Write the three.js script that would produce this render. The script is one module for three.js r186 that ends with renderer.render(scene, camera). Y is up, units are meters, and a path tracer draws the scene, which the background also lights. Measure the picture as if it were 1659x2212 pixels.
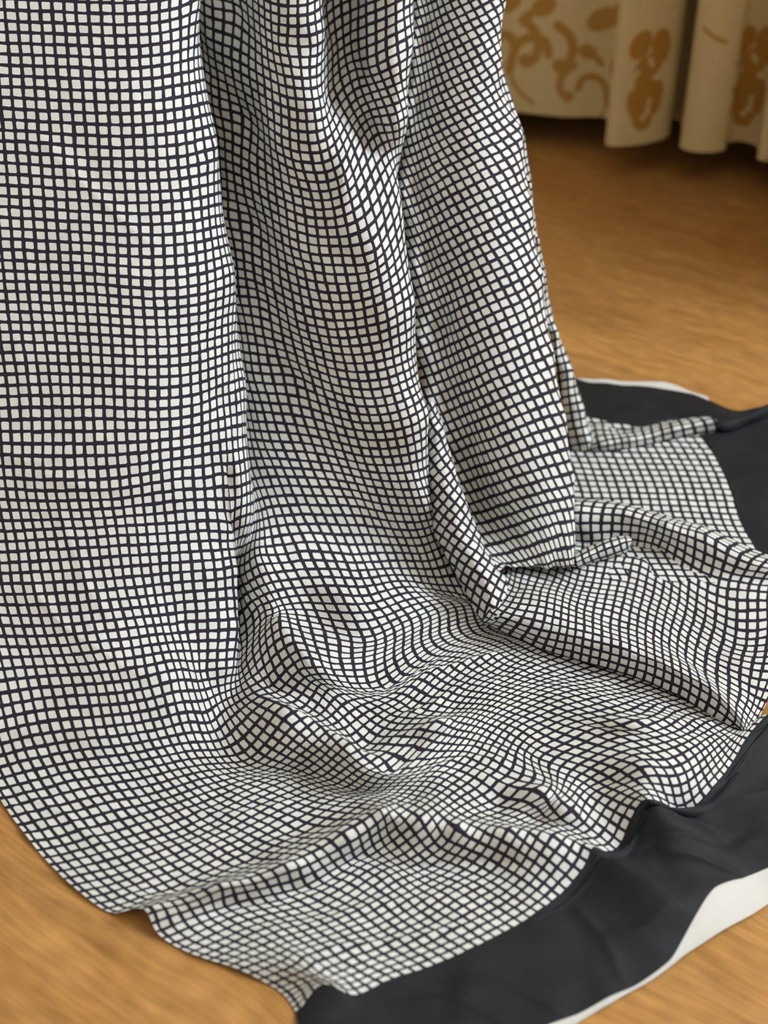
import * as THREE from 'three';
import { mergeGeometries } from 'three/addons/utils/BufferGeometryUtils.js';
import { ImprovedNoise } from 'three/addons/math/ImprovedNoise.js';
import { RectAreaLightUniformsLib } from 'three/addons/lights/RectAreaLightUniformsLib.js';
RectAreaLightUniformsLib.init();

// ------------------------------------------------------------------ camera, sky, lights, exposure
const scene = new THREE.Scene();
const camera = new THREE.PerspectiveCamera(43.11, 1659 / 2212, 0.05, 30);
camera.position.set(0, 0.68, 0);
camera.rotation.set(THREE.MathUtils.degToRad(-35.2), 0, 0);
camera.focus = 0.98; camera.userData.fStop = 4.2;
scene.background = new THREE.Color(0.80, 0.90, 1.0);
const renderer = new THREE.WebGLRenderer({ antialias: true });
renderer.toneMapping = THREE.LinearToneMapping;
renderer.toneMappingExposure = 0.6;
renderer.shadowMap.enabled = true;
function windowLight(color, power, w, h, pos, target) {
  const l = new THREE.RectAreaLight(color, power, w, h);
  l.position.set(...pos); l.lookAt(...target); scene.add(l); return l;
}
windowLight(new THREE.Color(0.82, 0.92, 1.0), 22, 1.3, 1.3, [1.93, 1.8, -0.72], [0, 1.8, -0.72]);        // daylight through the window on the right
windowLight(new THREE.Color(1.0, 0.95, 0.86), 4.0, 1.0, 1.0, [-1.93, 1.3, 0.55], [0, 1.3, 0.55]);         // weaker, warmer light through the small window on the left

// ------------------------------------------------------------------ helpers
const used = new Map();
function numbered(n) { const k = used.get(n) ?? 0; used.set(n, k + 1); return k ? n + '_' + String(k).padStart(3, '0') : n; }
function mesh(name, geo, mat, parent = scene) {
  const m = new THREE.Mesh(geo, mat); m.name = numbered(name); m.castShadow = m.receiveShadow = true; parent.add(m); return m;
}
function tag(o, label, category) { o.userData.label = label; o.userData.category = category; return o; }
function struct(name, geo, mat, parent = scene) { const m = mesh(name, geo, mat, parent); if (parent === scene) m.userData.kind = 'structure'; return m; }
function box(x0, y0, z0, x1, y1, z1) { const g = new THREE.BoxGeometry(x1 - x0, y1 - y0, z1 - z0); g.translate((x0 + x1) / 2, (y0 + y1) / 2, (z0 + z1) / 2); return g; }
let seed = 7;
const rnd = () => { seed = (seed * 1664525 + 1013904223) >>> 0; return seed / 4294967296; };
const perlin = new ImprovedNoise();
const noise = (x, y, z = 0) => perlin.noise(x + 31.7, y + 17.3, z + 5.1);
const lerpTable = (xs, ys) => (x) => {
  if (x <= xs[0]) return ys[0];
  for (let i = 1; i < xs.length; i++) if (x <= xs[i]) return ys[i - 1] + (ys[i] - ys[i - 1]) * (x - xs[i - 1]) / (xs[i] - xs[i - 1]);
  return ys[ys.length - 1];
};

// ------------------------------------------------------------------ control points of the cloth: [column, row, x, y, z in mm]
// columns and rows are counted in checks of the print; rows start at the black border
const HANG = [
  [12,122,-297,481,-1081],[18,122,-242,479,-1080],[24,122,-186,481,-1081],[27,122,-164,482,-1090],[28.5,122,-152,481,-1114],[32,122,-156,475,-1152],[37,122,-169,462,-1192],
  [42,122,-167,443,-1213],[45,122,-150,436,-1186],[49,122,-116,428,-1154],[53,122,-93,428,-1095],[57,122,-61,430,-1082],[0,122,-410,482,-1072],[6,122,-353,482,-1076],
  [0,113,-400,425,-1022],[6,113,-343,425,-1024],[12,113,-288,424,-1025],[18,113,-234,422,-1024],[24,113,-179,422,-1025],[27,113,-157,423,-1038],[28.7,113,-146,423,-1061],
  [31,113,-149,416,-1092],[35,113,-161,403,-1133],[39,113,-167,389,-1167],[42,113,-162,380,-1159],[44,113,-153,373,-1141],[45,116.5,-146,398,-1151],[47,116,-126,394,-1138],
  [49,116,-112,389,-1116],[51,116,-100,391,-1081],[53,116,-89,390,-1062],[55,116,-77,390,-1052],[57,116,-58,390,-1050],[45,106,-140,325,-1099],[47,106,-120,323,-1089],
  [49,106,-105,319,-1067],[51,106,-93,322,-1035],[53,106,-81,321,-1017],[55,106,-67,320,-1007],[57,106,-50,321,-1003],[0,100,-383,342,-949],[6,100,-329,341,-952],
  [12,100,-276,339,-952],[18,100,-223,336,-950],[24,100,-171,335,-952],[27,100,-150,333,-963],[29,100,-138,332,-976],[30.3,100,-131,328,-994],[32,100,-133,320,-1019],
  [36,100,-143,302,-1055],[40,100,-150,286,-1083],[43,100,-144,282,-1077],[45,100,-134,283,-1066],[45,95,-131,252,-1035],[47,95,-111,251,-1028],[49,95,-96,249,-1010],
  [51,95,-82,251,-987],[53,95,-68,251,-973],[55,95,-51,252,-962],[57,95,-33,254,-957],[0,88,-365,267,-883],[6,88,-317,265,-888],[12,88,-266,263,-889],[18,88,-215,262,-887],
  [24,88,-164,257,-890],[27,88,-141,254,-903],[29,88,-130,251,-917],[31,88,-121,248,-934],[32,88,-120,241,-951],[35,88,-124,225,-982],[39,88,-133,208,-1006],
  [43,88,-131,206,-1002],[45,87,-121,202,-991],[47,87,-104,203,-985],[49,87,-88,200,-972],[51,87,-71,199,-953],[53,87,-54,201,-938],[55,87,-37,203,-929],
  [57,87,-22,206,-926],[45,79,-109,154,-946],[47,79,-93,155,-942],[49,79,-74,157,-936],[51,79,-58,155,-925],[53,79,-41,155,-912],[55,79,-25,156,-903],[57,79,-8,157,-899],
  [0,76,-349,191,-824],[6,76,-302,189,-829],[12,76,-254,189,-831],[18,76,-208,189,-831],[24,76,-161,183,-839],[27,76,-139,177,-857],[29,76,-129,175,-870],
  [32,76,-117,173,-881],[34,76,-111,169,-894],[36,76,-111,155,-914],[40,76,-120,134,-939],[43,76,-113,134,-934],[45,72,-93,111,-908],[47,72,-76,112,-905],
  [49,72,-58,112,-901],[51,72,-41,111,-896],[54,72,-17,111,-886],[57,72,6,114,-880],[12,69,-250,141,-791],[18,69,-203,140,-794],[25,69,-152,136,-815],[27,69,-138,128,-828],
  [29,69,-126,123,-841],[30,69,-123,119,-845],[31,69,-116,122,-840],[33,69,-109,119,-850],[34.5,69,-108,108,-869],[37,69,-112,94,-890],[41,69,-109,91,-897],
  [43,69,-97,95,-893],[0,64.5,-334,117,-766],[7,64.5,-279,115,-770],[12,64.5,-243,116,-772],[18,64.5,-198,115,-777],[24,64.5,-157,104,-796],[27,64.5,-136,95,-811],
  [29,64.5,-123,85,-823],[30,64.5,-122,81,-828],[32,64.5,-113,87,-827],[34,64.5,-106,84,-835],[35,64.5,-106,73,-850],[37,64.5,-105,68,-860],[39,64.5,-102,69,-861],
  [42,64.5,-90,72,-863],[45,65,-70,75,-868],[48,65,-45,73,-870],[51,65,-21,70,-873],[54,65,0,66,-871],[57,65,22,65,-869],[0,59.5,-324,89,-739],[7,59.5,-272,86,-744],
  [12,59.5,-234,86,-746],[18,59.5,-192,84,-754],[24,59.5,-154,72,-776],[28,59.5,-124,60,-796],[29,59.5,-120,55,-805],[30,59.5,-119,45,-818],[33,59.5,-122,31,-834],
  [35,59.5,-117,38,-827],[37,59.5,-106,51,-818],[38,59.5,-101,57,-816],[40,60,-93,57,-823],[42,60,-78,52,-832],[45,60,-51,49,-840],[48,60,-26,40,-848],[51,60,-6,33,-858],
  [54,60,16,27,-866],[57,60,35,27,-866],[58.5,117,-51,399,-1058],[59.5,117,-48,397,-1073],[61,117,-51,390,-1127],[63,117,-43,395,-1145],[65,117,-29,401,-1149],
  [66.5,117,-18,408,-1135],[68,117,-7,424,-1086],[70,117,9,432,-1079],[72,117,24,434,-1099],[75,117,22,423,-1152],[59.5,122,-51,432,-1110],[63,122,-46,430,-1179],
  [66,122,-23,446,-1147],[70,122,8,464,-1106],[72,122,24,466,-1124],[75,122,22,456,-1178],[58.5,110,-48,351,-1021],[59.5,110,-47,349,-1035],[60.5,110,-46,349,-1054],
  [62,110,-42,346,-1088],[63.5,110,-33,352,-1100],[65,110,-23,356,-1105],[66.5,110,-15,360,-1093],[68,110,-5,375,-1053],[70,110,11,385,-1048],[71.5,110,22,387,-1061],
  [73,110,24,384,-1083],[76,110,20,373,-1124],[57,103,-45,303,-988],[58,103,-37,308,-981],[59,103,-31,312,-980],[60,103,-27,315,-993],[61,103,-24,319,-1008],
  [62,103,-20,317,-1041],[63.5,103,-14,319,-1060],[65,103,-7,325,-1057],[67,103,6,336,-1025],[68.5,103,14,339,-1027],[70,103,19,337,-1043],[73,103,15,325,-1086],
  [59,95,-16,259,-946],[60,95,-7,263,-946],[61,95,-2,265,-955],[62,95,3,269,-965],[63,95,8,274,-976],[64,95,12,279,-986],[65,95,14,282,-1004],[68,95,11,269,-1047],
  [60,87,3,217,-917],[62,87,16,221,-926],[63,87,21,219,-935],[64,87,25,214,-953],[66,87,23,203,-981],[69,87,19,192,-1002],[60,75,22,142,-882],[62,75,33,142,-894],
  [62.6,75,36,136,-909],[65,75,33,125,-932],[68,75,30,116,-946],[60,66,36,74,-870],[62,66,41,65,-886],[65,66,45,54,-905],[60,59,53,22,-872],[63,58,66,10,-886],
];
const TRAIN = [
  [0,54,-310,59,-710],[7,54.5,-260,58,-718],[12,54.5,-224,59,-719],[18,54.5,-181,57,-729],[22,54.5,-160,48,-744],[24,54.5,-150,41,-755],[28,54.5,-120,34,-765],
  [29,54.5,-116,28,-773],[30,54.5,-117,14,-788],[32,54.5,-114,11,-783],[34,54.5,-102,25,-784],[36,54.5,-91,38,-781],[37,54.5,-87,41,-779],[39,54.5,-80,40,-785],
  [42,54.5,-58,36,-794],[45,55,-33,45,-788],[48,55,-11,38,-797],[51,55,9,30,-816],[54,55,29,20,-828],[57,55,48,10,-838],[60,55,67,6,-837],[62,55,77,3,-837],
  [61,50,89,2,-822],[61.5,44,99,2,-803],[60,36,115,2,-791],[59.5,28,135,2,-775],[60,20,189,2,-745],[59.5,12,233,2,-714],[60,5,267,3,-693],[0,50,-296,38,-679],
  [7,50,-248,38,-691],[12,50,-207,43,-689],[18,50,-170,46,-693],[20,50,-156,46,-699],[22,50,-147,41,-707],[24,50,-140,29,-718],[26,50,-133,23,-726],[28,50,-118,22,-729],
  [29.3,50,-113,16,-737],[30,50,-113,7,-747],[32,50,-111,4,-753],[34,50,-102,12,-762],[36,50,-91,24,-767],[38,50,-80,35,-766],[40,50,-66,29,-770],[42,50,-47,22,-772],
  [45,50,-16,22,-764],[48,50,7,18,-781],[51,50,28,14,-800],[54,50,49,10,-817],[57,50,69,6,-827],[0,45,-282,10,-647],[7,45,-232,18,-655],[12,45,-195,22,-657],
  [18,45,-157,20,-668],[21,45,-140,18,-676],[23,45,-129,12,-682],[24.5,45,-125,6,-690],[26,45,-121,3,-701],[28,45,-115,4,-707],[30,45,-107,8,-709],[32,45,-96,18,-706],
  [33,45,-89,22,-707],[35,45,-84,10,-724],[37,45,-73,22,-727],[39,45,-60,38,-721],[40,45,-54,40,-718],[42,45,-40,30,-726],[46,44,-7,12,-742],[50,44,22,10,-768],
  [54,44,52,6,-790],[57,44,75,4,-803],[0,40.5,-259,2,-614],[7,40.5,-212,5,-628],[12,40.5,-177,5,-636],[18,40.5,-141,5,-647],[24,40.5,-109,3,-653],[26,40.5,-97,8,-653],
  [28,40.5,-87,20,-655],[30,40.5,-78,30,-660],[32,40.5,-68,37,-667],[33.5,40.5,-60,22,-681],[35,40.5,-55,12,-696],[37,40.5,-48,14,-709],[39,40.5,-43,20,-712],
  [41,40.5,-33,18,-712],[43,40.5,-21,14,-713],[46,40,2,10,-718],[50,36,47,6,-754],[54,36,73,4,-775],[40,36,-10,8,-698],[43,36,7,10,-708],[46,36,25,8,-731],
  [0,36,-232,2,-580],[0,33,-215,2,-561],[6,33,-174,5,-572],[12,33,-135,3,-591],[18,33,-102,2,-613],[24,33,-66,2,-636],[28,33,-49,4,-640],[30,33,-40,18,-635],
  [32,33,-32,30,-633],[34,33,-24,34,-636],[35.5,33,-18,18,-648],[37,33,-10,12,-661],[40,33,5,11,-683],[43,33,20,9,-698],[0,27.5,-183,2,-532],[6,27.5,-145,2,-548],
  [12,27.5,-106,2,-572],[18,27.5,-69,2,-597],[24,27.5,-35,3,-618],[28,27.5,-17,6,-621],[31,27.5,-9,18,-618],[33,27.5,-2,24,-620],[35,27.5,5,20,-624],[37,28,21,18,-652],
  [39,28,30,28,-657],[40.5,28,39,28,-666],[43,28,49,12,-691],[47,28,66,8,-718],[51,28,87,6,-739],[55,28,108,5,-758],[0,24.5,-166,2,-522],[6,25,-131,2,-538],
  [12,25,-92,2,-563],[18,25,-53,3,-586],[22,24,-18,9,-602],[0,20.5,-144,15,-516],[6,20.5,-102,24,-526],[12,20.5,-62,24,-540],[18,20.5,-25,26,-563],[22,20.5,-1,34,-576],
  [0,18.2,-139,4,-509],[6,18.2,-101,3,-527],[12,18.2,-58,3,-541],[18,18.2,-20,4,-566],[22,18,3,14,-576],[24,20,6,32,-580],[26,20,16,14,-603],[29,20,26,12,-615],
  [32,20,37,14,-626],[36,20,56,9,-648],[40,20,70,10,-670],[44,20,87,8,-692],[48,20,111,6,-712],[52,20,137,6,-725],[56,20,163,4,-732],[0,14,-116,2,-494],[6,14,-79,2,-514],
  [12,14,-36,2,-528],[18,14,-1,2,-556],[22,14,17,8,-560],[25,17,23,28,-576],[27,13,47,28,-569],[26,13,42,18,-567],[24,13,32,9,-563],[29,13,56,14,-589],[32,14,66,10,-604],
  [33.5,13,81,8,-607],[35,12,102,22,-604],[38,12,111,10,-629],[41,12,110,8,-649],[44,12,129,10,-663],[47,12,154,14,-673],[50,12,178,26,-665],[53,12,200,12,-689],
  [56,12,210,6,-703],[22,7,52,2,-543],[26,7,74,8,-555],[29,8,80,26,-567],[31,8,89,14,-582],[33,7,104,8,-592],[36,6,123,20,-589],[38,6,133,8,-612],[12,7,-7,2,-506],
  [6,7,-46,10,-485],[18,7,29,2,-527],[0,9,-84,4,-481],[0,5,-61,2,-469],[2.5,5,-46,13,-468],[5,5,-38,17,-468],[5,9,-59,9,-489],[31,4,108,23,-564],[33,3,123,9,-577],
  [40,5,147,6,-620],[42,5,161,14,-621],[44,5,175,28,-620],[47,5,197,24,-625],[50,5,217,18,-642],[54,5,236,14,-661],[57,5,249,12,-672],
];
const BORDER = [
  [0,0,-49,2,-454],[1.2,0,-45,6,-458],[2.5,0,-39,12,-462],[3.7,0,-31,14,-462],[5,0,-20,7,-460],[8,0,-1,3,-471],[11.5,0,22,3,-480],[18,0,63,3,-499],[24,0,97,3,-522],
  [29,0,122,5,-544],[31,0,132,12,-554],[32.5,0,136,18,-561],[34.5,0,146,8,-565],[36.5,0,156,4,-573],[39,0,165,12,-589],[41,0,171,26,-593],[42.5,0,177,30,-591],
  [44.5,0,189,16,-598],[46,0,201,3,-603],[48,0,213,6,-607],[50,0,225,12,-617],[53,0,241,11,-637],[57,0,259,14,-663],[60,0,277,14,-685],[0,-6,-42,2,-436],[5,-6,5,3,-441],
  [11.5,-6,50,3,-458],[18,-6,91,2,-476],[24,-6,124,3,-497],[29,-6,149,6,-515],[32.5,-6,164,14,-532],[36.5,-6,181,8,-549],[41,-5,191,22,-572],[44,-5,209,14,-580],
  [46,-5,225,3,-586],[50,-6,254,6,-600],[57,-6,293,6,-651],[0,-12,-34,2,-416],[5,-12,36,2,-422],[11.5,-12,78,2,-436],[18,-12,113,2,-451],[24,-12,150,2,-470],
  [29,-12,175,3,-488],[33,-12,192,8,-512],[37,-12,210,8,-536],[41,-12,231,3,-548],[46,-12,258,3,-561],[51,-12,287,3,-580],[57,-12,323,3,-627],[0,-17,-30,2,-408],
  [11.5,-17,85,2,-430],[18,-17,117,2,-448],[24,-17,156,2,-473],[29,-17,184,3,-491],[33,-17,208,3,-507],[37,-17,232,2,-521],[41,-17,255,2,-536],[46,-17,282,2,-548],
  [57,-17,340,2,-611],
];
const PANEL = [
  [-2.5,105.6,16,428,-1220],[0,105.6,28,444,-1155],[2,105.6,36,444,-1170],[4,105.6,43,447,-1167],[6,105.6,51,453,-1158],[8,105.6,62,460,-1152],[10,105.6,73,466,-1149],
  [12,105.6,86,472,-1149],[14,105.6,100,478,-1159],[15.2,105.6,106,480,-1171],[16.8,105.6,110,472,-1229],[19.2,105.6,105,468,-1253],[-2.5,100.9,13,394,-1196],
  [0,100.9,26,412,-1133],[2,100.9,34,412,-1147],[4,100.9,41,415,-1145],[6,100.9,49,422,-1136],[8,100.9,59,428,-1130],[10,100.9,71,435,-1127],[12,100.9,84,441,-1127],
  [14,100.9,97,447,-1138],[15.2,100.9,104,449,-1149],[16.8,100.9,107,439,-1205],[19.2,100.9,102,434,-1229],[-2.5,95.3,11,354,-1168],[0,95.3,24,375,-1106],
  [2,95.3,32,374,-1120],[4,95.3,39,377,-1118],[6,95.3,47,384,-1109],[8,95.3,57,391,-1103],[10,95.3,69,398,-1100],[12,95.3,82,404,-1101],[14,95.3,96,409,-1111],
  [15.2,95.3,102,411,-1123],[16.8,95.3,105,399,-1178],[19.2,95.3,100,394,-1201],[-2.5,88.8,7,308,-1133],[0,88.8,19,331,-1073],[2,88.8,27,330,-1087],[4,88.8,34,334,-1085],
  [6,88.8,42,341,-1076],[8,88.8,53,348,-1070],[10,88.8,65,355,-1068],[12,88.8,78,361,-1069],[14,88.8,91,367,-1079],[15.2,88.8,97,368,-1090],[16.8,88.8,100,354,-1143],
  [19.2,88.8,95,348,-1166],[-2.5,80.5,2,248,-1093],[0,80.5,15,274,-1035],[2,80.5,25,272,-1049],[4,80.5,32,277,-1047],[6,80.5,41,285,-1039],[8,80.5,52,294,-1035],
  [10,80.5,65,301,-1032],[12,80.5,78,308,-1033],[14,80.5,93,311,-1042],[16,80.5,107,312,-1060],[17,80.5,115,312,-1074],[18.6,80.5,117,302,-1109],[21,80.5,112,294,-1130],
  [-2.5,73,12,193,-1059],[0,73,25,222,-1003],[2,73,35,220,-1017],[4,73,42,225,-1015],[6,73,51,233,-1008],[8,73,62,242,-1003],[10,73,74,250,-1001],[12,73,88,256,-1002],
  [14,73,102,260,-1011],[16,73,117,260,-1028],[17,73,125,259,-1042],[18.6,73,128,248,-1075],[21,73,123,239,-1096],[-2.5,65.8,17,139,-1026],[0,65.8,29,171,-972],
  [2,65.8,43,170,-986],[4,65.8,52,176,-985],[6,65.8,58,183,-977],[8,65.8,67,191,-972],[10,65.8,80,199,-970],[12,65.8,95,206,-972],[14,65.8,111,209,-980],
  [16,65.8,126,210,-997],[17.2,65.8,135,209,-1014],[18.8,65.8,137,197,-1045],[21.2,65.8,132,188,-1065],[-2.5,59.1,25,87,-997],[0,59.1,37,122,-945],[2,59.1,50,119,-958],
  [4,59.1,60,125,-957],[6,59.1,68,134,-950],[8,59.1,76,141,-944],[10,59.1,87,149,-942],[12,59.1,101,155,-943],[14,59.1,116,158,-951],[16,59.1,131,156,-967],
  [17.6,59.1,145,152,-986],[19.2,59.1,147,140,-1011],[21.6,59.1,142,129,-1031],[-2.5,53.5,36,41,-976],[0,53.5,48,78,-926],[2,53.5,60,74,-939],[4,53.5,72,81,-938],
  [6,53.5,80,89,-931],[8,53.5,88,96,-925],[10,53.5,99,103,-922],[12,53.5,112,109,-923],[14,53.5,127,111,-930],[16,53.5,142,107,-945],[17.8,53.5,157,101,-962],
  [19.4,53.5,159,88,-987],[21.8,53.5,155,76,-1006],[-2.5,48.8,51,0,-962],[0,48.8,62,39,-913],[2,48.8,74,34,-925],[4,48.8,85,39,-923],[6,48.8,93,48,-916],
  [8,48.8,101,55,-910],[10,48.8,112,62,-908],[12,48.8,125,67,-907],[14,48.8,138,67,-914],[16,48.8,153,62,-927],[17.6,48.8,165,54,-944],[19.2,48.8,168,40,-968],
  [21.6,48.8,163,28,-987],[-2.5,44.2,77,-37,-941],[0,44.2,85,10,-885],[3,44.2,100,10,-890],[6,44.2,115,17,-889],[10,44.2,132,26,-887],[14,44.2,149,30,-891],
  [17.4,44.2,165,25,-902],[19,44.2,167,9,-926],[21.4,44.2,163,-4,-944],[-2,42.9,89,20,-847],[-2,41.3,92,4,-877],[-2,37.9,92,2,-899],[0,42.6,99,14,-862],[0,41,101,4,-885],
  [0,37.6,101,2,-907],[3,42.2,109,13,-864],[3,40.6,112,4,-887],[3,37.2,112,2,-908],[6,41.9,123,13,-864],[6,40.3,126,4,-887],[6,36.9,126,2,-908],[10,41.3,137,14,-862],
  [10,39.7,140,4,-885],[10,36.3,141,2,-907],[14,40.7,150,15,-861],[14,39.1,153,4,-885],[14,35.7,154,2,-907],[17.4,40.2,160,17,-859],[17.4,38.6,165,4,-887],
  [17.4,35.2,166,2,-908],[19.5,40,163,0,-884],[19.5,38.4,163,4,-889],[19.5,35,164,2,-911],
];
const ROLL = [
  [-1.2,0,35,126,-946],[0,0,36,132,-935],[0.4,0,39,136,-930],[0.9,0,41,132,-935],[2.1,0,44,119,-956],[-1.2,5,33,103,-927],[0,5,37,112,-916],[1.1,5,42,118,-909],
  [2.3,5,49,115,-916],[3.5,5,52,97,-941],[-1.2,10.7,31,76,-911],[0,10.7,36,88,-896],[2.2,10.7,48,97,-886],[4,10.7,58,93,-895],[5.2,10.7,61,73,-924],[-1.2,16.4,36,53,-889],
  [0,16.4,41,67,-872],[2.6,16.4,55,78,-861],[4.8,16.4,67,73,-872],[6,16.4,71,51,-902],[-1.2,22.9,51,26,-866],[0,22.9,56,43,-848],[2.3,22.9,67,55,-836],
  [4.1,22.9,78,48,-849],[5.3,22.9,83,25,-878],[-1.2,28.6,68,6,-842],[0,28.6,71,20,-828],[2,28.6,79,42,-806],[4,28.6,91,34,-823],[5.2,28.6,100,8,-858],[-1.2,33.9,81,2,-801],
  [0,33.9,84,8,-796],[1.4,33.9,89,30,-778],[3.1,33.9,100,20,-799],[4.3,33.9,106,5,-824],[-1.2,37.5,90,1,-794],[0,37.5,96,5,-792],[1.4,37.5,103,12,-791],
  [3.3,37.5,112,18,-795],[4.5,37.5,119,8,-816],
];
const FOLD = [
  [-2,0,75,2,-803],[-2,1.7,79,20,-790],[-2,3.2,83,26,-793],[-2,6,93,14,-824],[-2,8,99,5,-850],[-2,10.5,104,3,-868],[0,0,84,3,-800],[0,1.7,86,20,-786],[0,3.2,89,30,-782],
  [0,6.4,100,24,-808],[0,9,108,8,-844],[0,11.6,111,4,-867],[0,15,116,3,-894],[4,0,117,3,-776],[4,1.7,118,17,-771],[4,3.2,120,28,-769],[4,6.8,125,31,-797],[4,9,128,22,-821],
  [4,10.8,133,8,-848],[4,13.2,138,5,-869],[4,17,144,3,-898],[9,0,153,3,-759],[9,1.7,151,20,-754],[9,3.2,151,29,-757],[9,7.2,154,24,-793],[9,11,160,14,-827],
  [9,15.2,168,6,-863],[9,18.6,172,4,-890],[9,21.8,173,6,-909],[9,24,168,26,-910],[9,26,168,38,-923],[9,27.2,172,30,-940],[13.5,0,182,3,-745],[13.5,1.7,182,20,-741],
  [13.5,3.2,181,29,-745],[13.5,7.2,185,15,-787],[13.5,11,192,8,-825],[13.5,15.2,199,5,-859],[13.5,18.6,205,5,-888],[13.5,21.8,211,6,-911],[13.5,24,209,22,-915],
  [13.5,26,209,35,-918],[13.5,27.2,215,26,-935],[18.5,0,213,3,-725],[18.5,1.7,212,20,-724],[18.5,3.2,210,30,-725],[18.5,7.2,216,11,-770],[18.5,11,222,7,-803],
  [18.5,15.2,230,5,-835],[18.5,18.6,236,4,-867],[18.5,21.8,241,5,-901],[18.5,24,242,22,-898],[18.5,26,242,33,-901],[18.5,27.2,248,24,-917],[23.5,0,241,3,-699],
  [23.5,1.7,242,18,-699],[23.5,3.2,240,27,-701],[23.5,7.2,244,9,-740],[23.5,11,249,6,-770],[23.5,15.2,257,6,-798],[23.5,18.6,263,6,-827],[23.5,21.8,271,5,-865],
  [23.5,24,273,20,-873],[23.5,26,273,31,-887],[23.5,27.2,279,22,-902],[27,0,257,4,-680],[27,1.7,258,14,-677],[27,3.2,257,19,-679],[27,7.2,269,9,-714],[27,11,274,8,-746],
  [27,15.2,280,10,-771],[27,18.6,286,12,-803],[27,21.8,297,6,-853],[27,24,301,15,-858],[27,26,305,25,-865],[27,27.2,312,18,-877],[31,0,260,6,-673],[31,1.7,261,10,-671],
  [31,3.2,264,11,-674],[31,7.2,281,8,-700],[31,11,302,10,-739],[31,15.2,312,14,-772],[31,18.6,319,14,-806],[31,21.8,329,7,-847],[31,24,335,12,-854],[31,26,339,18,-858],
  [31,27.2,345,12,-870],[9,29.5,183,6,-978],[13.5,29.5,227,4,-971],[18.5,29.5,261,4,-952],[23.5,29.5,293,4,-934],[27,29.5,324,4,-902],[31,29.5,356,3,-889],
];
const FLAT = [
  [18,0,138,4,-1154],[9,0,222,4,-1149],[0,0,305,4,-1144],[-6,0,359,4,-1137],[-12,0,413,4,-1130],[18,1.6,143,4,-1135],[9,1.6,226,4,-1130],[0,1.6,309,4,-1125],
  [-6,1.6,363,4,-1119],[-12,1.6,417,4,-1112],[18,3.9,147,4,-1108],[9,3.9,229,4,-1103],[0,3.9,311,4,-1099],[-6,3.9,365,4,-1092],[-12,3.9,418,4,-1086],[18,6.2,154,4,-1082],
  [9,6.2,235,4,-1077],[0,6.2,316,4,-1073],[-6,6.2,369,4,-1067],[-12,6.2,421,4,-1061],[18,10.2,161,4,-1040],[9,10.2,241,4,-1036],[0,10.2,321,4,-1032],[-6,10.2,370,9,-1018],
  [-12,10.2,424,4,-1020],[18,14.1,165,4,-1001],[9,14.1,244,4,-997],[0,14.1,322,4,-993],[-6,14.1,370,9,-980],[-12,14.1,424,4,-982],[18,18,166,4,-963],[9,18,243,4,-959],
  [0,18,320,4,-955],[-6,18,371,4,-950],[-12,18,421,4,-945],[18,21.9,169,4,-928],[9,21.9,246,4,-924],[0,21.9,321,6,-917],[-6,21.9,370,6,-912],[-12,21.9,419,6,-908],
  [18,26.2,177,4,-890],[9,26.2,252,4,-887],[0,26.2,326,6,-881],[-6,26.2,374,6,-876],[-12,26.2,423,6,-871],[18,30.1,183,4,-858],[9,30.1,257,4,-855],[0,30.1,329,6,-849],
  [-6,30.1,378,6,-844],[-12,30.1,425,6,-840],
];
const BACK = [
  [-2.2,0,104,288,-1128],[0,0,115,295,-1114],[0.5,0,119,301,-1103],[0.8,0,120,301,-1103],[0.9,0,122,298,-1113],[2.3,0,123,291,-1138],[-2.2,6.5,114,246,-1116],
  [0,6.5,125,254,-1102],[0.4,6.5,128,260,-1091],[0.6,6.5,129,260,-1091],[0.8,6.5,131,256,-1101],[2.1,6.5,132,249,-1125],[-2.2,13.5,123,199,-1102],[0,13.5,134,207,-1088],
  [0.4,13.5,137,213,-1078],[0.6,13.5,138,214,-1078],[0.7,13.5,140,210,-1088],[2.1,13.5,141,201,-1111],[-2.2,18.2,129,166,-1094],[0,18.2,140,175,-1080],
  [0.5,18.2,144,181,-1070],[0.7,18.2,145,182,-1070],[0.9,18.2,148,177,-1080],[2.3,18.2,149,169,-1103],[-2.2,25.3,138,113,-1083],[0,25.3,149,123,-1070],
  [0.8,25.3,155,130,-1061],[1.3,25.3,158,131,-1061],[1.5,25.3,161,126,-1071],[2.9,25.3,162,117,-1093],[-2.2,30,145,71,-1082],[0,30,156,82,-1070],[1.6,30,167,91,-1061],
  [2.4,30,173,92,-1062],[2.9,30,178,87,-1071],[4.3,30,179,77,-1093],[-2.2,34.7,152,29,-1080],[0,34.7,163,41,-1069],[2.1,34.7,178,50,-1061],[3.2,34.7,186,51,-1062],
  [3.8,34.7,192,47,-1071],[5.2,34.7,193,36,-1093],[-2.2,38.2,159,-2,-1078],[0,38.2,171,11,-1067],[2.2,38.2,187,20,-1059],[3.5,38.2,196,21,-1060],[4.1,38.2,202,17,-1069],
  [5.5,38.2,204,6,-1091],[-2.2,40.1,164,-20,-1078],[0,40.1,176,-7,-1067],[2.3,40.1,193,3,-1059],[3.6,40.1,202,4,-1060],[4.2,40.1,208,0,-1069],[5.7,40.1,210,-12,-1091],
];
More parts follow.
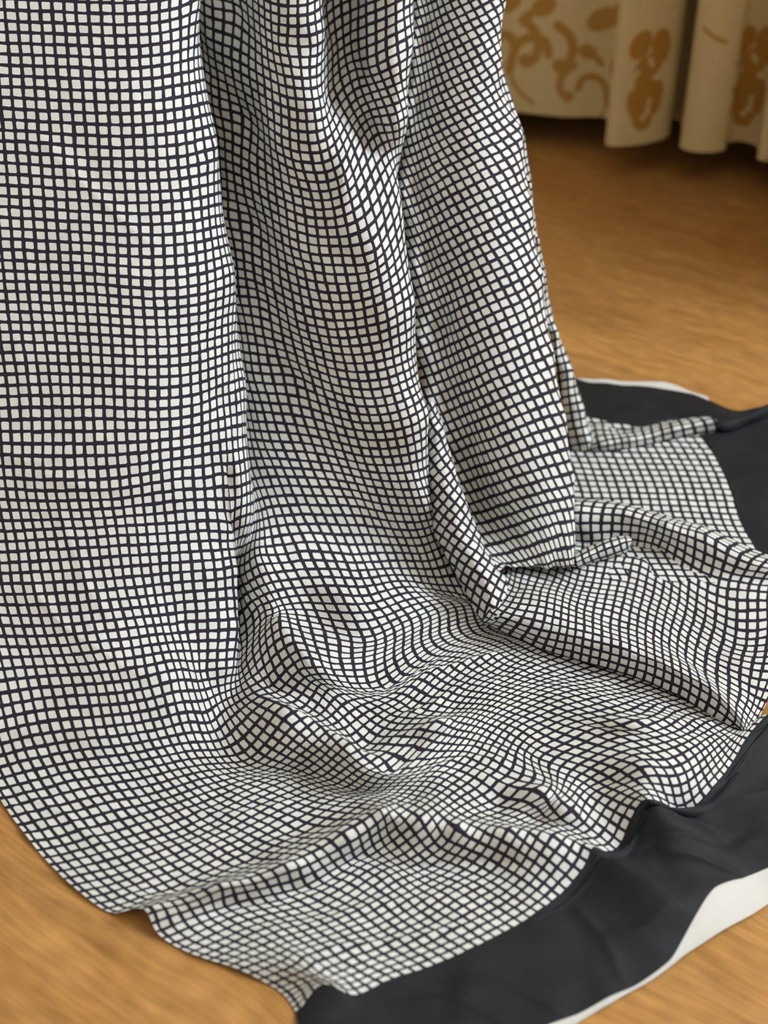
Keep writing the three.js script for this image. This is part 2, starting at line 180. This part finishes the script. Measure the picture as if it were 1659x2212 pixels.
const TONGUE = [
  [-1,0,202,3,-1109],[-1,1.6,200,6,-1085],[-1,3,198,9,-1063],[-1,4.2,200,6,-1060],[-1,5.4,202,1,-1062],[0,0,210,6,-1107],[0,1.6,208,10,-1082],[0,3,206,17,-1056],
  [0,4.2,208,10,-1057],[0,5.4,211,1,-1062],[4,0,238,6,-1096],[4,1.6,236,11,-1082],[4,3,235,20,-1061],[4,4.2,237,12,-1062],[4,5.4,240,1,-1067],[9,0,285,7,-1111],
  [9,1.6,283,12,-1100],[9,3,279,22,-1076],[9,4.2,282,13,-1078],[9,5.4,286,1,-1084],[13,0,322,8,-1120],[13,1.6,323,13,-1111],[13,3,323,22,-1092],[13,4.2,328,13,-1094],
  [13,5.4,332,1,-1099],
];
const TIP = [
  [0,0,162,12,-885],[0,1.5,160,22,-862],[0,3.2,164,8,-869],[0,4.2,167,2,-879],[1.6,0,172,13,-892],[1.6,1.5,170,24,-867],[1.6,3.2,176,8,-876],[1.6,4.2,179,2,-885],
  [4,0,188,15,-900],[4,1.5,186,25,-877],[4,3.2,192,8,-884],[4,4.2,195,2,-893],[6.6,0,206,15,-907],[6.6,1.5,204,24,-888],[6.6,3.2,209,8,-894],[6.6,4.2,212,2,-904],
  [8,0,214,13,-909],[8,1.5,215,14,-903],[8,3.2,215,8,-904],[8,4.2,217,4,-911],
];
const REAR = [
  [0,-1,194,3,-1205],[0,0,198,3,-1211],[0,3,200,4,-1144],[0,5.5,211,3,-1112],[0,6.6,211,1,-1104],[3,-1,226,3,-1204],[3,0,225,4,-1194],[3,3,222,5,-1142],[3,5.5,235,3,-1102],
  [3,6.6,237,1,-1097],[7,-1,264,3,-1198],[7,0,263,4,-1189],[7,3,261,6,-1136],[7,5.5,264,4,-1107],[7,6.6,265,1,-1104],[11,-1,299,3,-1198],[11,0,295,4,-1181],
  [11,3,297,8,-1130],[11,5.5,307,6,-1118],[11,6.6,309,1,-1120],[14,-1,321,3,-1176],[14,0,319,5,-1170],[14,3,325,11,-1127],[14,5.5,329,13,-1097],[14,6.6,333,6,-1094],
  [17,-1,344,3,-1157],[17,0,341,7,-1146],[17,3,352,13,-1117],[17,5.5,359,14,-1104],[17,6.6,364,7,-1107],[19,-1,365,3,-1147],[19,0,362,7,-1133],[19,3,379,12,-1130],
  [19,5.5,383,13,-1121],[19,6.6,389,6,-1124],[22,-1,413,3,-1166],[22,0,409,7,-1155],[22,3,417,10,-1150],[22,5.5,420,11,-1143],[22,6.6,424,5,-1146],
];


// Thin-plate spline through control points: (column, row) -> position in metres
function spline(points, stiff = 0.15) {
  const n = points.length, m = n + 3, A = [], U = (r2) => (r2 > 1e-12 ? 0.5 * r2 * Math.log(r2) : 0);
  for (let i = 0; i < n; i++) {
    const r = new Float64Array(m + 3), p = points[i];
    for (let j = 0; j < n; j++) { const q = points[j]; r[j] = U((p[0] - q[0]) ** 2 + (p[1] - q[1]) ** 2); }
    r[i] += stiff; r[n] = 1; r[n + 1] = p[0]; r[n + 2] = p[1]; r[m] = p[2] / 1000; r[m + 1] = p[3] / 1000; r[m + 2] = p[4] / 1000; A.push(r);
  }
  for (let k = 0; k < 3; k++) { const r = new Float64Array(m + 3); for (let j = 0; j < n; j++) r[j] = k === 0 ? 1 : points[j][k - 1]; A.push(r); }
  for (let c = 0; c < m; c++) {
    let b = c; for (let r = c + 1; r < m; r++) if (Math.abs(A[r][c]) > Math.abs(A[b][c])) b = r;
    [A[c], A[b]] = [A[b], A[c]];
    const pr = A[c], inv = 1 / pr[c];
    for (let r = c + 1; r < m; r++) { const f = A[r][c] * inv; if (f) { const rr = A[r]; for (let k = c; k < m + 3; k++) rr[k] -= f * pr[k]; } }
  }
  const W = new Float64Array(m * 3);
  for (let r = m - 1; r >= 0; r--) for (let d = 0; d < 3; d++) { let v = A[r][m + d]; for (let k = r + 1; k < m; k++) v -= A[r][k] * W[k * 3 + d]; W[r * 3 + d] = v / A[r][r]; }
  return (s, t) => {
    let x = W[n * 3] + W[(n + 1) * 3] * s + W[(n + 2) * 3] * t, y = W[n * 3 + 1] + W[(n + 1) * 3 + 1] * s + W[(n + 2) * 3 + 1] * t, z = W[n * 3 + 2] + W[(n + 1) * 3 + 2] * s + W[(n + 2) * 3 + 2] * t;
    for (let j = 0; j < n; j++) { const q = points[j], u = U((s - q[0]) ** 2 + (t - q[1]) ** 2); x += W[j * 3] * u; y += W[j * 3 + 1] * u; z += W[j * 3 + 2] * u; }
    return [x, y, z];
  };
}
// A piece of the cloth: a grid over rows [t0, t1] and, in each row, columns [sa(t), sb(t)]
// Sharp folded edges and small creases on the main sheet: [height in mm, half width in checks, column, row, column, row, ...]
const CREASES = [[2, 1.0, -1, 20.6, 8, 20.6, 16, 20.7, 22, 20.2], [2.5, 1.1, 23, 19.5, 25, 17, 27, 13, 29, 8, 31, 4, 32.6, 0], [4, 1.2, 32, 46, 32.3, 40.5, 34, 33, 35.5, 27], [3, 1.4, 34, 58, 36, 54, 38, 50, 39.5, 45, 39.5, 42],
  [2.2, 1.0, 36.5, 33, 39, 29, 41.5, 26], [2.5, 0.8, 34, 27, 36, 25.5, 38, 25], [3.5, 1.0, 34.5, 20, 35, 12, 36.5, 3], [2.5, 0.7, 37, 22, 39, 18, 39.5, 14], [2, 1.4, 45, 12, 50, 12, 55, 9, 58, 7], [2, 1.8, 42.5, 0, 43.5, 4, 46, 8],
  [3, 0.8, 33, 23, 36, 20, 38, 15], [-3, 0.8, 20, 14, 24, 11, 28, 4], [3, 0.7, 41, 33, 44, 31, 48, 30], [3, 0.8, 46, 37, 50, 33, 55, 31], [2.5, 0.7, 44, 41, 47, 38, 51, 37], [3, 0.8, 29, 74, 30, 66, 29.5, 58, 29, 51],
  [2, 0.6, 31, 84, 31.5, 78, 33, 72], [1.5, 0.5, 13, 103, 17, 98, 20, 95, 24, 91], [1.5, 0.5, 26, 102, 28, 99.5, 30, 98], [2, 0.5, 16, 73, 12, 71.5, 7, 72], [1.5, 0.5, 7, 70, 12, 70.5, 17, 69, 22, 69], [2, 0.6, 8, 61, 11, 56, 16, 51, 21, 49],
  [1.6, 0.5, 13, 67, 14, 60, 16, 55], [2, 0.6, 1, 42, 4, 38, 5, 33], [1.6, 0.5, 13, 36, 17, 31, 22, 29], [1.5, 0.6, 8, 12, 14, 11, 20, 7], [2, 0.6, 6, 8, 13, 5, 20, 2],
  [6, 1.6, 32.5, -0.5, 33, -6, 33, -12], [3, 0.7, 27, -1, 26, -6, 23, -12], [3, 0.8, 26, -6, 29, -8, 33, -9], [-4, 0.9, 36.5, -2, 40, -4.5, 44, -7, 48, -6], [3, 0.8, 46, -1, 46.5, -5, 47, -9], [2.5, 0.7, 12, -2, 16, -7, 17, -12], [2.5, 0.6, 8, -3, 11, -5, 12, -11], [2.5, 0.7, 50, -2, 53, -6, 55, -11], [3, 0.7, 38, -4, 40, -8, 41, -12]];
for (let i = 0; i < 46; i++) {
  let s = rnd() * 58, t = rnd() * 112, a = rnd() * 7, c = [(0.5 + rnd() * 0.9) * (rnd() < 0.6 ? 1 : -1), 0.4 + rnd() * 0.4, s, t];
  for (let k = 0; k < 3; k++) { a += (rnd() - 0.5) * 1.2; s += Math.cos(a) * 3; t += Math.sin(a) * 3; c.push(s, t); }
  CREASES.push(c);
}
function creaseLift(s, t) {
  let lift = 0;
  for (const c of CREASES) {
    let best = 1e9, along = 0, total = (c.length - 4) / 2;
    for (let k = 2; k + 3 < c.length; k += 2) {
      const ax = c[k], ay = c[k + 1], bx = c[k + 2] - ax, by = c[k + 3] - ay, q = Math.min(1, Math.max(0, ((s - ax) * bx + (t - ay) * by) / (bx * bx + by * by))), d = Math.hypot(s - ax - q * bx, t - ay - q * by);
      if (d < best) { best = d; along = (k / 2 - 1 + q) / total; }
    }
    if (best < c[1] * 5) lift += c[0] * 0.001 * Math.exp(-best / c[1]) * Math.min(1, 5 * along, 5 * (1 - along) + 0.25);
  }
  return lift;
}
const CHECKS = 32;
function sheet(f, sa, sb, t0, t1, ds, dt, uv, wrinkle = 1, lift = null) {
  const lifts = [];
  const n = Math.max(2, Math.ceil((sb((t0 + t1) / 2) - sa((t0 + t1) / 2)) / ds)), m = Math.max(2, Math.ceil((t1 - t0) / dt));
  const pos = new Float32Array((n + 1) * (m + 1) * 3), tex = new Float32Array((n + 1) * (m + 1) * 2), idx = [];
  for (let j = 0; j <= m; j++) for (let i = 0; i <= n; i++) {
    const t = t0 + (t1 - t0) * j / m, a = sa(t), s = a + (sb(t) - a) * i / n, k = j * (n + 1) + i, p = f(s, t), q = uv(s, t);
    if (lift) lifts.push(lift(s, t));
    pos.set(p, k * 3); tex[k * 2] = q[0] / CHECKS; tex[k * 2 + 1] = q[1] / CHECKS;
    if (i < n && j < m) idx.push(k, k + 1, k + n + 1, k + 1, k + n + 2, k + n + 1);
  }
  const g = new THREE.BufferGeometry();
  g.setAttribute('position', new THREE.BufferAttribute(pos, 3)); g.setAttribute('uv', new THREE.BufferAttribute(tex, 2)); g.setIndex(idx);
  g.computeVertexNormals();
  const nor = g.attributes.normal.array;
  for (let k = 0; k < pos.length; k += 3) {                     // small creases and puckers of crumpled cotton
    const x = pos[k], y = pos[k + 1], z = pos[k + 2], low = Math.max(0, 1 - y / 0.1);
    const r = 1 - Math.abs(noise(x * 13, y * 13, z * 13)) * 2, c = noise(x * 40, y * 40, z * 40);
    const d = wrinkle * ((0.0006 + 0.0006 * low) * c + (0.0007 + 0.0009 * low) * Math.max(0, r - 0.55) + 0.0012 * noise(x * 17 + 9, y * 10, z * 17));
    const face = nor[k + 1] + nor[k + 2] * 0.8 > 0 ? 1 : -1, e = d + (lift ? face * lifts[k / 3] : 0);
    for (let c3 = 0; c3 < 3; c3++) pos[k + c3] += nor[k + c3] * e;
    if (pos[k + 1] < 0.0012) pos[k + 1] = 0.0012;
  }
  g.computeVertexNormals();
  return g;
}
const same = (v) => () => v, count = (s, t) => [s, t];

// ------------------------------------------------------------------ the print and the other materials
function canvasTexture(w, h, draw) {
  const c = document.createElement('canvas'); c.width = w; c.height = h; draw(c.getContext('2d'), w, h);
  const t = new THREE.CanvasTexture(c); t.colorSpace = THREE.SRGBColorSpace; t.wrapS = t.wrapT = THREE.RepeatWrapping; t.magFilter = THREE.LinearFilter; return t;
}
// Block print: cream squares with soft, uneven corners left between dark lines
const checkPrint = canvasTexture(2048, 2048, (g, w) => {
  g.fillStyle = '#22182a'; g.fillRect(0, 0, w, w);
  const c = w / CHECKS, jit = () => (rnd() - 0.5) * c * 0.07;
  for (let j = 0; j < CHECKS; j++) for (let i = 0; i < CHECKS; i++) {
    const a = c * 0.15, x0 = i * c + a + jit(), x1 = (i + 1) * c - a + jit(), y0 = j * c + a + jit(), y1 = (j + 1) * c - a + jit();
    const l = 233 + Math.round(rnd() * 10); g.fillStyle = `rgb(${l - 1},${l},${l - 5})`;
    const r = c * (0.09 + rnd() * 0.05), k = [jit(), jit(), jit(), jit()].map((v) => v * 0.8);
    g.beginPath(); g.moveTo(x0 + r, y0 + k[0]); g.lineTo(x1 - r, y0 + k[1]); g.quadraticCurveTo(x1, y0, x1 + k[1], y0 + r); g.lineTo(x1 + k[2], y1 - r);
    g.quadraticCurveTo(x1, y1, x1 - r, y1 + k[2]); g.lineTo(x0 + r, y1 + k[3]); g.quadraticCurveTo(x0, y1, x0 + k[3], y1 - r); g.lineTo(x0 + k[0], y0 + r); g.quadraticCurveTo(x0, y0, x0 + r, y0 + k[0]); g.fill();
  }
  for (let i = 0; i < 26000; i++) { g.fillStyle = rnd() < 0.5 ? 'rgba(255,250,240,0.07)' : 'rgba(20,10,20,0.07)'; g.fillRect(rnd() * w, rnd() * w, 1 + rnd() * 7, 1); }
});
const weave = canvasTexture(256, 256, (g, w) => {
  g.fillStyle = '#808080'; g.fillRect(0, 0, w, w);
  for (let y = 0; y < w; y += 4) for (let x = 0; x < w; x += 4) { const v = ((x + y) / 4) % 2 ? 150 + rnd() * 40 : 90 + rnd() * 40; g.fillStyle = `rgb(${v},${v},${v})`; g.fillRect(x, y, 4, 4); }
});
weave.colorSpace = THREE.NoColorSpace; weave.repeat.set(CHECKS * 9 / 16, CHECKS * 9 / 16);
const M = {
  check: new THREE.MeshPhysicalMaterial({ map: checkPrint, roughness: 0.82, side: THREE.DoubleSide, bumpMap: weave, bumpScale: 0.00006 }),
  black: new THREE.MeshPhysicalMaterial({ color: 0x13161d, roughness: 0.72, side: THREE.DoubleSide, bumpMap: weave, bumpScale: 0.00008, sheen: 0.35, sheenColor: new THREE.Color(0.26, 0.36, 0.55), sheenRoughness: 0.5 }),
  white: new THREE.MeshPhysicalMaterial({ color: 0xe9e6e2, roughness: 0.85, side: THREE.DoubleSide, bumpMap: weave, bumpScale: 0.00008 }),
  wall: new THREE.MeshStandardMaterial({ color: 0xc2bcb0, roughness: 0.9 }),
  ceiling: new THREE.MeshStandardMaterial({ color: 0xe9e4da, roughness: 0.95 }),
  darkWood: new THREE.MeshStandardMaterial({ color: 0x2a1a10, roughness: 0.5 }),
  frame: new THREE.MeshStandardMaterial({ color: 0xe8e4dc, roughness: 0.5 }),
  glass: new THREE.MeshPhysicalMaterial({ color: 0xffffff, roughness: 0.02, transmission: 1, thickness: 0, ior: 1.45 }),
};
// Wood floor: long streaks of grain, pores and broad tone changes, in metres
const floorTexture = (() => {
  const N = 2048, size = 1.6, data = new Uint8Array(N * N * 4), col = new THREE.Color();
  for (let y = 0; y < N; y++) for (let x = 0; x < N; x++) {
    const u = x / N * size, v = y / N * size, wob = noise(u * 4, v * 9, 3) * 0.016 + noise(u * 16, v * 20, 9) * 0.003, w = v + wob;
    const broad = noise(u * 2.2, w * 9, 1), streak = noise(u * 7, w * 75, 2), fine = noise(u * 26, w * 330, 4), cloud = noise(u * 60, w * 95, 6), pore = noise(u * 75, w * 620, 8);
    const dash = noise(u * 22, w * 150, 13);
    let k = 0.5 + 0.34 * broad + 0.22 * streak + 0.3 * fine + 0.22 * cloud - 0.55 * Math.max(0, dash - 0.12) - 0.4 * Math.max(0, pore - 0.28);
    k = Math.min(1, Math.max(0, k));
    const grey = 0.5 + 0.5 * noise(u * 9, w * 40, 11);
    const r = 163 + 62 * k, g = 112 + 52 * k + 5 * grey, b = 54 + 35 * k + 15 * grey, i = (y * N + x) * 4;
    data[i] = r; data[i + 1] = g; data[i + 2] = b; data[i + 3] = 255;
  }
  const t = new THREE.DataTexture(data, N, N); t.colorSpace = THREE.SRGBColorSpace; t.magFilter = THREE.LinearFilter; t.wrapS = t.wrapT = THREE.MirroredRepeatWrapping; t.repeat.set(1 / size, 1 / size); t.needsUpdate = true; return t;
})();
M.floor = new THREE.MeshPhysicalMaterial({ map: floorTexture, roughness: 0.42, bumpMap: floorTexture, bumpScale: 0.0002 });

// ------------------------------------------------------------------ the room
const X0 = -2.0, X1 = 2.0, Z0 = -2.1, Z1 = 2.2, H = 2.6, T = 0.12;
{
  const g = box(X0 - T, -0.08, Z0 - T, X1 + T, 0, Z1 + T), p = g.attributes.position, uv = g.attributes.uv, a = THREE.MathUtils.degToRad(36), c = Math.cos(a), s = Math.sin(a);
  for (let i = 0; i < p.count; i++) { const x = p.getX(i) + 0.31, z = p.getZ(i) + 0.17; uv.setXY(i, x * c + z * s, -x * s + z * c); }
  struct('floor', g, M.floor);
}
struct('ceiling', box(X0 - T, H, Z0 - T, X1 + T, H + T, Z1 + T), M.ceiling);
// walls with a window opening, made of the four pieces around the hole
function wallWithWindow(name, along, a0, a1, b0, b1, w0, w1, h0, h1) {
  const B = (p0, y0, p1, y1) => (along === 'z' ? box(b0, y0, p0, b1, y1, p1) : box(p0, y0, b0, p1, y1, b1));
  struct(name, mergeGeometries([B(a0, 0, a1, h0), B(a0, h1, a1, H), B(a0, h0, w0, h1), B(w1, h0, a1, h1)]), M.wall);
}
wallWithWindow('wall_right', 'z', Z0, Z1, X1, X1 + T, -1.42, -0.02, 1.1, 2.5);
struct('wall_far', box(X0 - T, 0, Z0 - T, X1 + T, H, Z0), M.wall);
wallWithWindow('wall_left', 'z', Z0, Z1, X0 - T, X0, 0.0, 1.1, 0.75, 1.85);
struct('wall_near', box(X0 - T, 0, Z1, X1 + T, H, Z1 + T), M.wall);
function windowUnit(name, along, at, w0, w1, h0, h1) {
  const o = new THREE.Group(); o.name = name; o.userData.kind = 'structure'; scene.add(o);
  const d = 0.05, B = (p0, y0, p1, y1, t = d) => (along === 'z' ? box(at - t / 2, y0, p0, at + t / 2, y1, p1) : box(p0, y0, at - t / 2, p1, y1, at + t / 2)), f = 0.05, mid = (w0 + w1) / 2;
  mesh('window_frame', mergeGeometries([B(w0, h0, w1, h0 + f), B(w0, h1 - f, w1, h1), B(w0, h0 + f, w0 + f, h1 - f), B(w1 - f, h0 + f, w1, h1 - f), B(mid - f / 2, h0 + f, mid + f / 2, h1 - f)]), M.frame, o);
  mesh('pane', B(w0 + f, h0 + f, mid - f / 2, h1 - f, 0.006), M.glass, o); mesh('pane', B(mid + f / 2, h0 + f, w1 - f, h1 - f, 0.006), M.glass, o);
}
windowUnit('window_1', 'z', X1 + T / 2, -1.42, -0.02, 1.1, 2.5);
windowUnit('window_2', 'z', X0 - T / 2, 0.0, 1.1, 0.75, 1.85);
struct('baseboard_far', box(X0, 0, Z0, X1, 0.11, Z0 + 0.02), M.darkWood);

// ------------------------------------------------------------------ the draped cloth
const cloth = new THREE.Group(); cloth.name = 'draped_fabric'; cloth.position.set(0, 0, 0); scene.add(cloth);
tag(cloth, 'black and white checked cotton cloth hanging in folds and trailing across the wooden floor', 'fabric');
const main = spline([...HANG, ...TRAIN, ...BORDER]);
const sRight = lerpTable([-18, -1.01, -1, 0, 12, 16, 50, 58, 66, 75, 87, 95, 103, 110, 122, 140], [66, 66, 60.5, 60.5, 60.5, 61.5, 62, 63, 65, 68, 69, 68.5, 73, 76, 75, 75]);
const panel = spline(PANEL), roll = spline(ROLL, 0.2), fold = spline(FOLD, 0.2), flat = spline(FLAT, 0.2), back = spline(BACK, 0.2), tongue = spline(TONGUE, 0.02), tip = spline(TIP, 0.02), rear = spline(REAR, 0.1);
const lean = lerpTable([40, 65, 80, 107], [0, 8.75, 14.75, 31]);
const checked = [
  sheet(main, same(-0.5), sRight, 0, 136, 0.34, 0.34, count, 1, creaseLift),
  sheet(panel, same(-2.4), lerpTable([41, 60, 80, 100, 110], [17.5, 18.2, 18, 17, 17]), 37, 113, 0.4, 0.4, (a, t) => [a + lean(t), t]),
  sheet(roll, same(-1.2), lerpTable([0, 5, 17, 29, 34], [2.0, 3.6, 5.9, 6.0, 5.6]), 0, 34, 0.25, 0.5, (a, b) => [a * 0.66 - b * 0.38, -(a * 0.53 + b * 0.65)]),
  sheet((b, a) => fold(a, b), same(0), lerpTable([-2, 0, 4, 7, 9, 40], [10.5, 15, 17, 24, 29, 29]), -2, 31, 0.35, 0.35, (b, a) => [b, -(a - 0.093 * b)], 1.2),
  sheet(flat, same(0), same(18), 0, 30, 0.4, 0.4, (v, b) => [b, v], 0.5),
  sheet(back, lerpTable([0, 10, 40], [-2.2, -2.2, -2.2]), lerpTable([0, 13.5, 18, 25, 34, 40], [2.2, 2.4, 2.6, 3.6, 5.2, 5.6]), -8, 40.2, 0.3, 0.4, (a, b) => [a, -b], 0.8),
  sheet((b, a) => tongue(a, b), same(0), same(5.4), -1, 13.2, 0.3, 0.35, (b, a) => [b, -a], 0.5),
  sheet((b, a) => tip(a, b), same(0), same(4.2), 0, 8, 0.3, 0.3, (b, a) => [b * 1.1, -a], 0.5),
];
mesh('checked_field', mergeGeometries(checked), M.check, cloth);
const black = [
  sheet(main, same(-0.5), sRight, -12, 0, 0.34, 0.4, count, 1.6, creaseLift),
  sheet(flat, same(-12), same(0), 0, 30, 0.5, 0.5, (v, b) => [b, v], 1.6),
  sheet(rear, same(0), same(22), 0, 6.6, 0.4, 0.4, count, 1.4),
];
black[2] = sheet((b, a) => rear(a, b), same(0), same(6.6), 0, 22, 0.4, 0.4, count, 1.4);
const border = mesh('black_border', mergeGeometries(black), M.black, cloth); border.userData.label = 'plain black border along the end of the check print';
const white = [
  sheet(main, same(-0.5), sRight, -17, -12, 0.5, 0.4, count, 1),
  sheet((b, a) => rear(a, b), same(-1), same(0), 0, 16, 0.3, 0.4, count, 1),
];
const selvage = mesh('white_edge', white[0], M.white, cloth); selvage.userData.label = 'unprinted white strip with a frayed raw edge';
mesh('white_edge', white[1], M.white, cloth);

// ------------------------------------------------------------------ the curtain
{
  const plan = [[-900, -1960], [-820, -1860], [-740, -1960], [-660, -1870], [-580, -1960], [-500, -1870], [-420, -1950], [-330, -1890], [-260, -1935], [-120, -1915], [0, -1918], [118, -1926], [187, -1930], [260, -1918], [326, -1908], [348, -1888], [336, -1838], [313, -1802], [317, -1786], [353, -1790], [402, -1822], [414, -1850], [410, -1890],
    [424, -1912], [438, -1880], [428, -1815], [416, -1785], [428, -1768], [450, -1761], [474, -1768], [484, -1796], [500, -1806], [520, -1794], [522, -1758], [513, -1735], [530, -1722], [560, -1720], [590, -1715], [590, -1660], [560, -1620], [580, -1570], [650, -1560], [660, -1500], [620, -1450], [650, -1400], [720, -1390], [730, -1330], [700, -1290], [780, -1300], [840, -1370], [920, -1330], [990, -1420], [1080, -1370], [1160, -1460], [1250, -1400], [1340, -1490], [1430, -1420], [1520, -1510], [1610, -1440], [1700, -1520], [1800, -1450], [1900, -1530], [1985, -1490]];  // unseen runs at both ends added to shade the floor at the back
  const curve = new THREE.CatmullRomCurve3(plan.map(([x, z]) => new THREE.Vector3(x / 1000, 0, z / 1000)), false, 'centripetal');
  const n = 900, m = 30, top = 2.58, hem = 0.05, pts = curve.getPoints(n * 4), len = [0];
  for (let i = 1; i < pts.length; i++) len.push(len[i - 1] + pts[i].distanceTo(pts[i - 1]));
  const pos = [], uv = [], idx = [];
  for (let j = 0; j <= m; j++) for (let i = 0; i <= n; i++) {
    const p = pts[i * 4], y = hem + (top - hem) * (j / m) ** 1.5, q = Math.min(1, (y - hem) / 1.5);
    pos.push(p.x + 0.004 * noise(p.x * 8, y * 6, 2) * q, y + 0.003 * noise(p.x * 14, 1, 7), p.z + 0.01 * noise(p.x * 9, y * 4, 5) * q); uv.push(len[i * 4], y);
    if (i < n && j < m) { const k = j * (n + 1) + i; idx.push(k, k + 1, k + n + 1, k + 1, k + n + 2, k + n + 1); }
  }
  const g = new THREE.BufferGeometry(); g.setAttribute('position', new THREE.Float32BufferAttribute(pos, 3)); g.setAttribute('uv', new THREE.Float32BufferAttribute(uv, 2)); g.setIndex(idx); g.computeVertexNormals();
  // gold scrolls and leaves woven on cream, drawn in mm along the cloth and above the floor
  const W = 1600, V = 320, at = (x, z) => { let b = 0, d = 1e9; pts.forEach((p, i) => { const e = Math.hypot(p.x - x / 1000, p.z - z / 1000); if (e < d) { d = e; b = i; } }); return len[b] * 1000; };
  const start = at(118, -1926) - 120;
  for (let i = 0; i < uv.length; i += 2) uv[i] -= start / 1000;
  g.attributes.uv = new THREE.Float32BufferAttribute(uv, 2);
  const print = canvasTexture(2048, 512, (c, w, h) => {
    c.fillStyle = '#e8d8a8'; c.fillRect(0, 0, w, h); c.save(); c.translate(0, h); c.scale(w / W, -h / V); c.lineCap = c.lineJoin = 'round';
    const blob = (x, y, rx, ry, turn = 0) => { c.beginPath(); c.ellipse(x, y, rx, ry, turn, 0, 7); c.fill(); };
    const vine = (width, p) => { c.lineWidth = width; c.beginPath(); c.moveTo(p[0], p[1]); for (let k = 2; k + 3 < p.length; k += 2) c.quadraticCurveTo(p[k], p[k + 1], (p[k] + p[k + 2]) / 2, (p[k + 1] + p[k + 3]) / 2); c.lineTo(p[p.length - 2], p[p.length - 1]); c.stroke(); };
    const ink = (s) => { c.strokeStyle = c.fillStyle = s; };
    const scroll = (x, y, k) => {           // hook, answering curl with a bulb, leaf and stem
      c.save(); c.translate(x, y); c.scale(k, Math.abs(k)); ink('#c49a50');
      vine(13, [-44, -20, -40, 8, -30, 24, -10, 32, 8, 26, 12, 8]); vine(14, [22, 50, 40, 40, 48, 18, 42, -2, 30, -10]); blob(29, -6, 11, 10); blob(0, 74, 19, 13, 0.5); blob(-22, 58, 12, 7, 0.8);
      vine(6, [-40, -30, -28, -52, -6, -64]); c.restore();
    };
    const foliage = (x, y) => { ink('#c0913f'); blob(x, y + 20, 26, 17, 0.6); blob(x + 18, y + 46, 17, 24, 0.2); blob(x - 16, y + 50, 15, 21, -0.5); blob(x + 6, y - 8, 27, 15, -0.4); blob(x - 12, y - 28, 16, 22, 0.2); vine(13, [x - 16, y - 30, x - 14, y - 56, x + 4, y - 64, x + 10, y - 52]); blob(x + 20, y - 30, 10, 19, -0.2); ink('#e8d8a8'); blob(x + 3, y + 26, 4, 8, 0.5); blob(x - 18, y + 12, 4, 7, -0.5); blob(x + 14, y + 4, 6, 4, 0); };
    const A = 120, B = at(317, -1786) - start, C = at(428, -1768) - start, D = at(500, -1806) - start, E = at(530, -1722) - start;
    for (const dx of [-W, 0, W]) {
      scroll(dx + A + 60, 132, 1); scroll(dx + A + 178, 85, -0.8); ink('#c49a50'); blob(dx + A + 195, 190, 24, 16, 0.4); blob(dx + A - 20, 70, 22, 14, -0.5); blob(dx + A + 10, 205, 20, 30, 0.3);
      foliage(dx + B + 46, 138); ink('#c49a50'); for (const y of [180, 145, 112, 75]) blob(dx + C + 62, y - 10, 14, 11, 0.4); vine(6, [dx + C - 5, 215, dx + C + 10, 205, dx + C + 26, 200]);
      foliage(dx + D + 4, 140); foliage(dx + E + 26, 125); ink('#c49a50'); blob(dx + E + 10, 55, 18, 10, 0.3);
      for (let k = 0; k < 7; k++) { const x = dx + E + 150 + k * 130; k % 2 ? scroll(x, 130, 1) : foliage(x, 150); }
    }
    c.restore();
    for (let i = 0; i < 9000; i++) { c.fillStyle = rnd() < 0.5 ? 'rgba(255,245,215,0.06)' : 'rgba(90,60,20,0.05)'; c.fillRect(rnd() * w, rnd() * h, 2, 9); }
  });
  print.repeat.set(1000 / W, 1000 / V);
  const curtain = new THREE.Group(); curtain.name = 'curtain'; scene.add(curtain);
  mesh('curtain_panel', g, new THREE.MeshPhysicalMaterial({ map: print, roughness: 0.8, side: THREE.DoubleSide }), curtain);
  tag(curtain, 'cream curtain with gold scroll print hanging in pleats just above the floor at the back', 'curtain');
}
renderer.render(scene, camera);
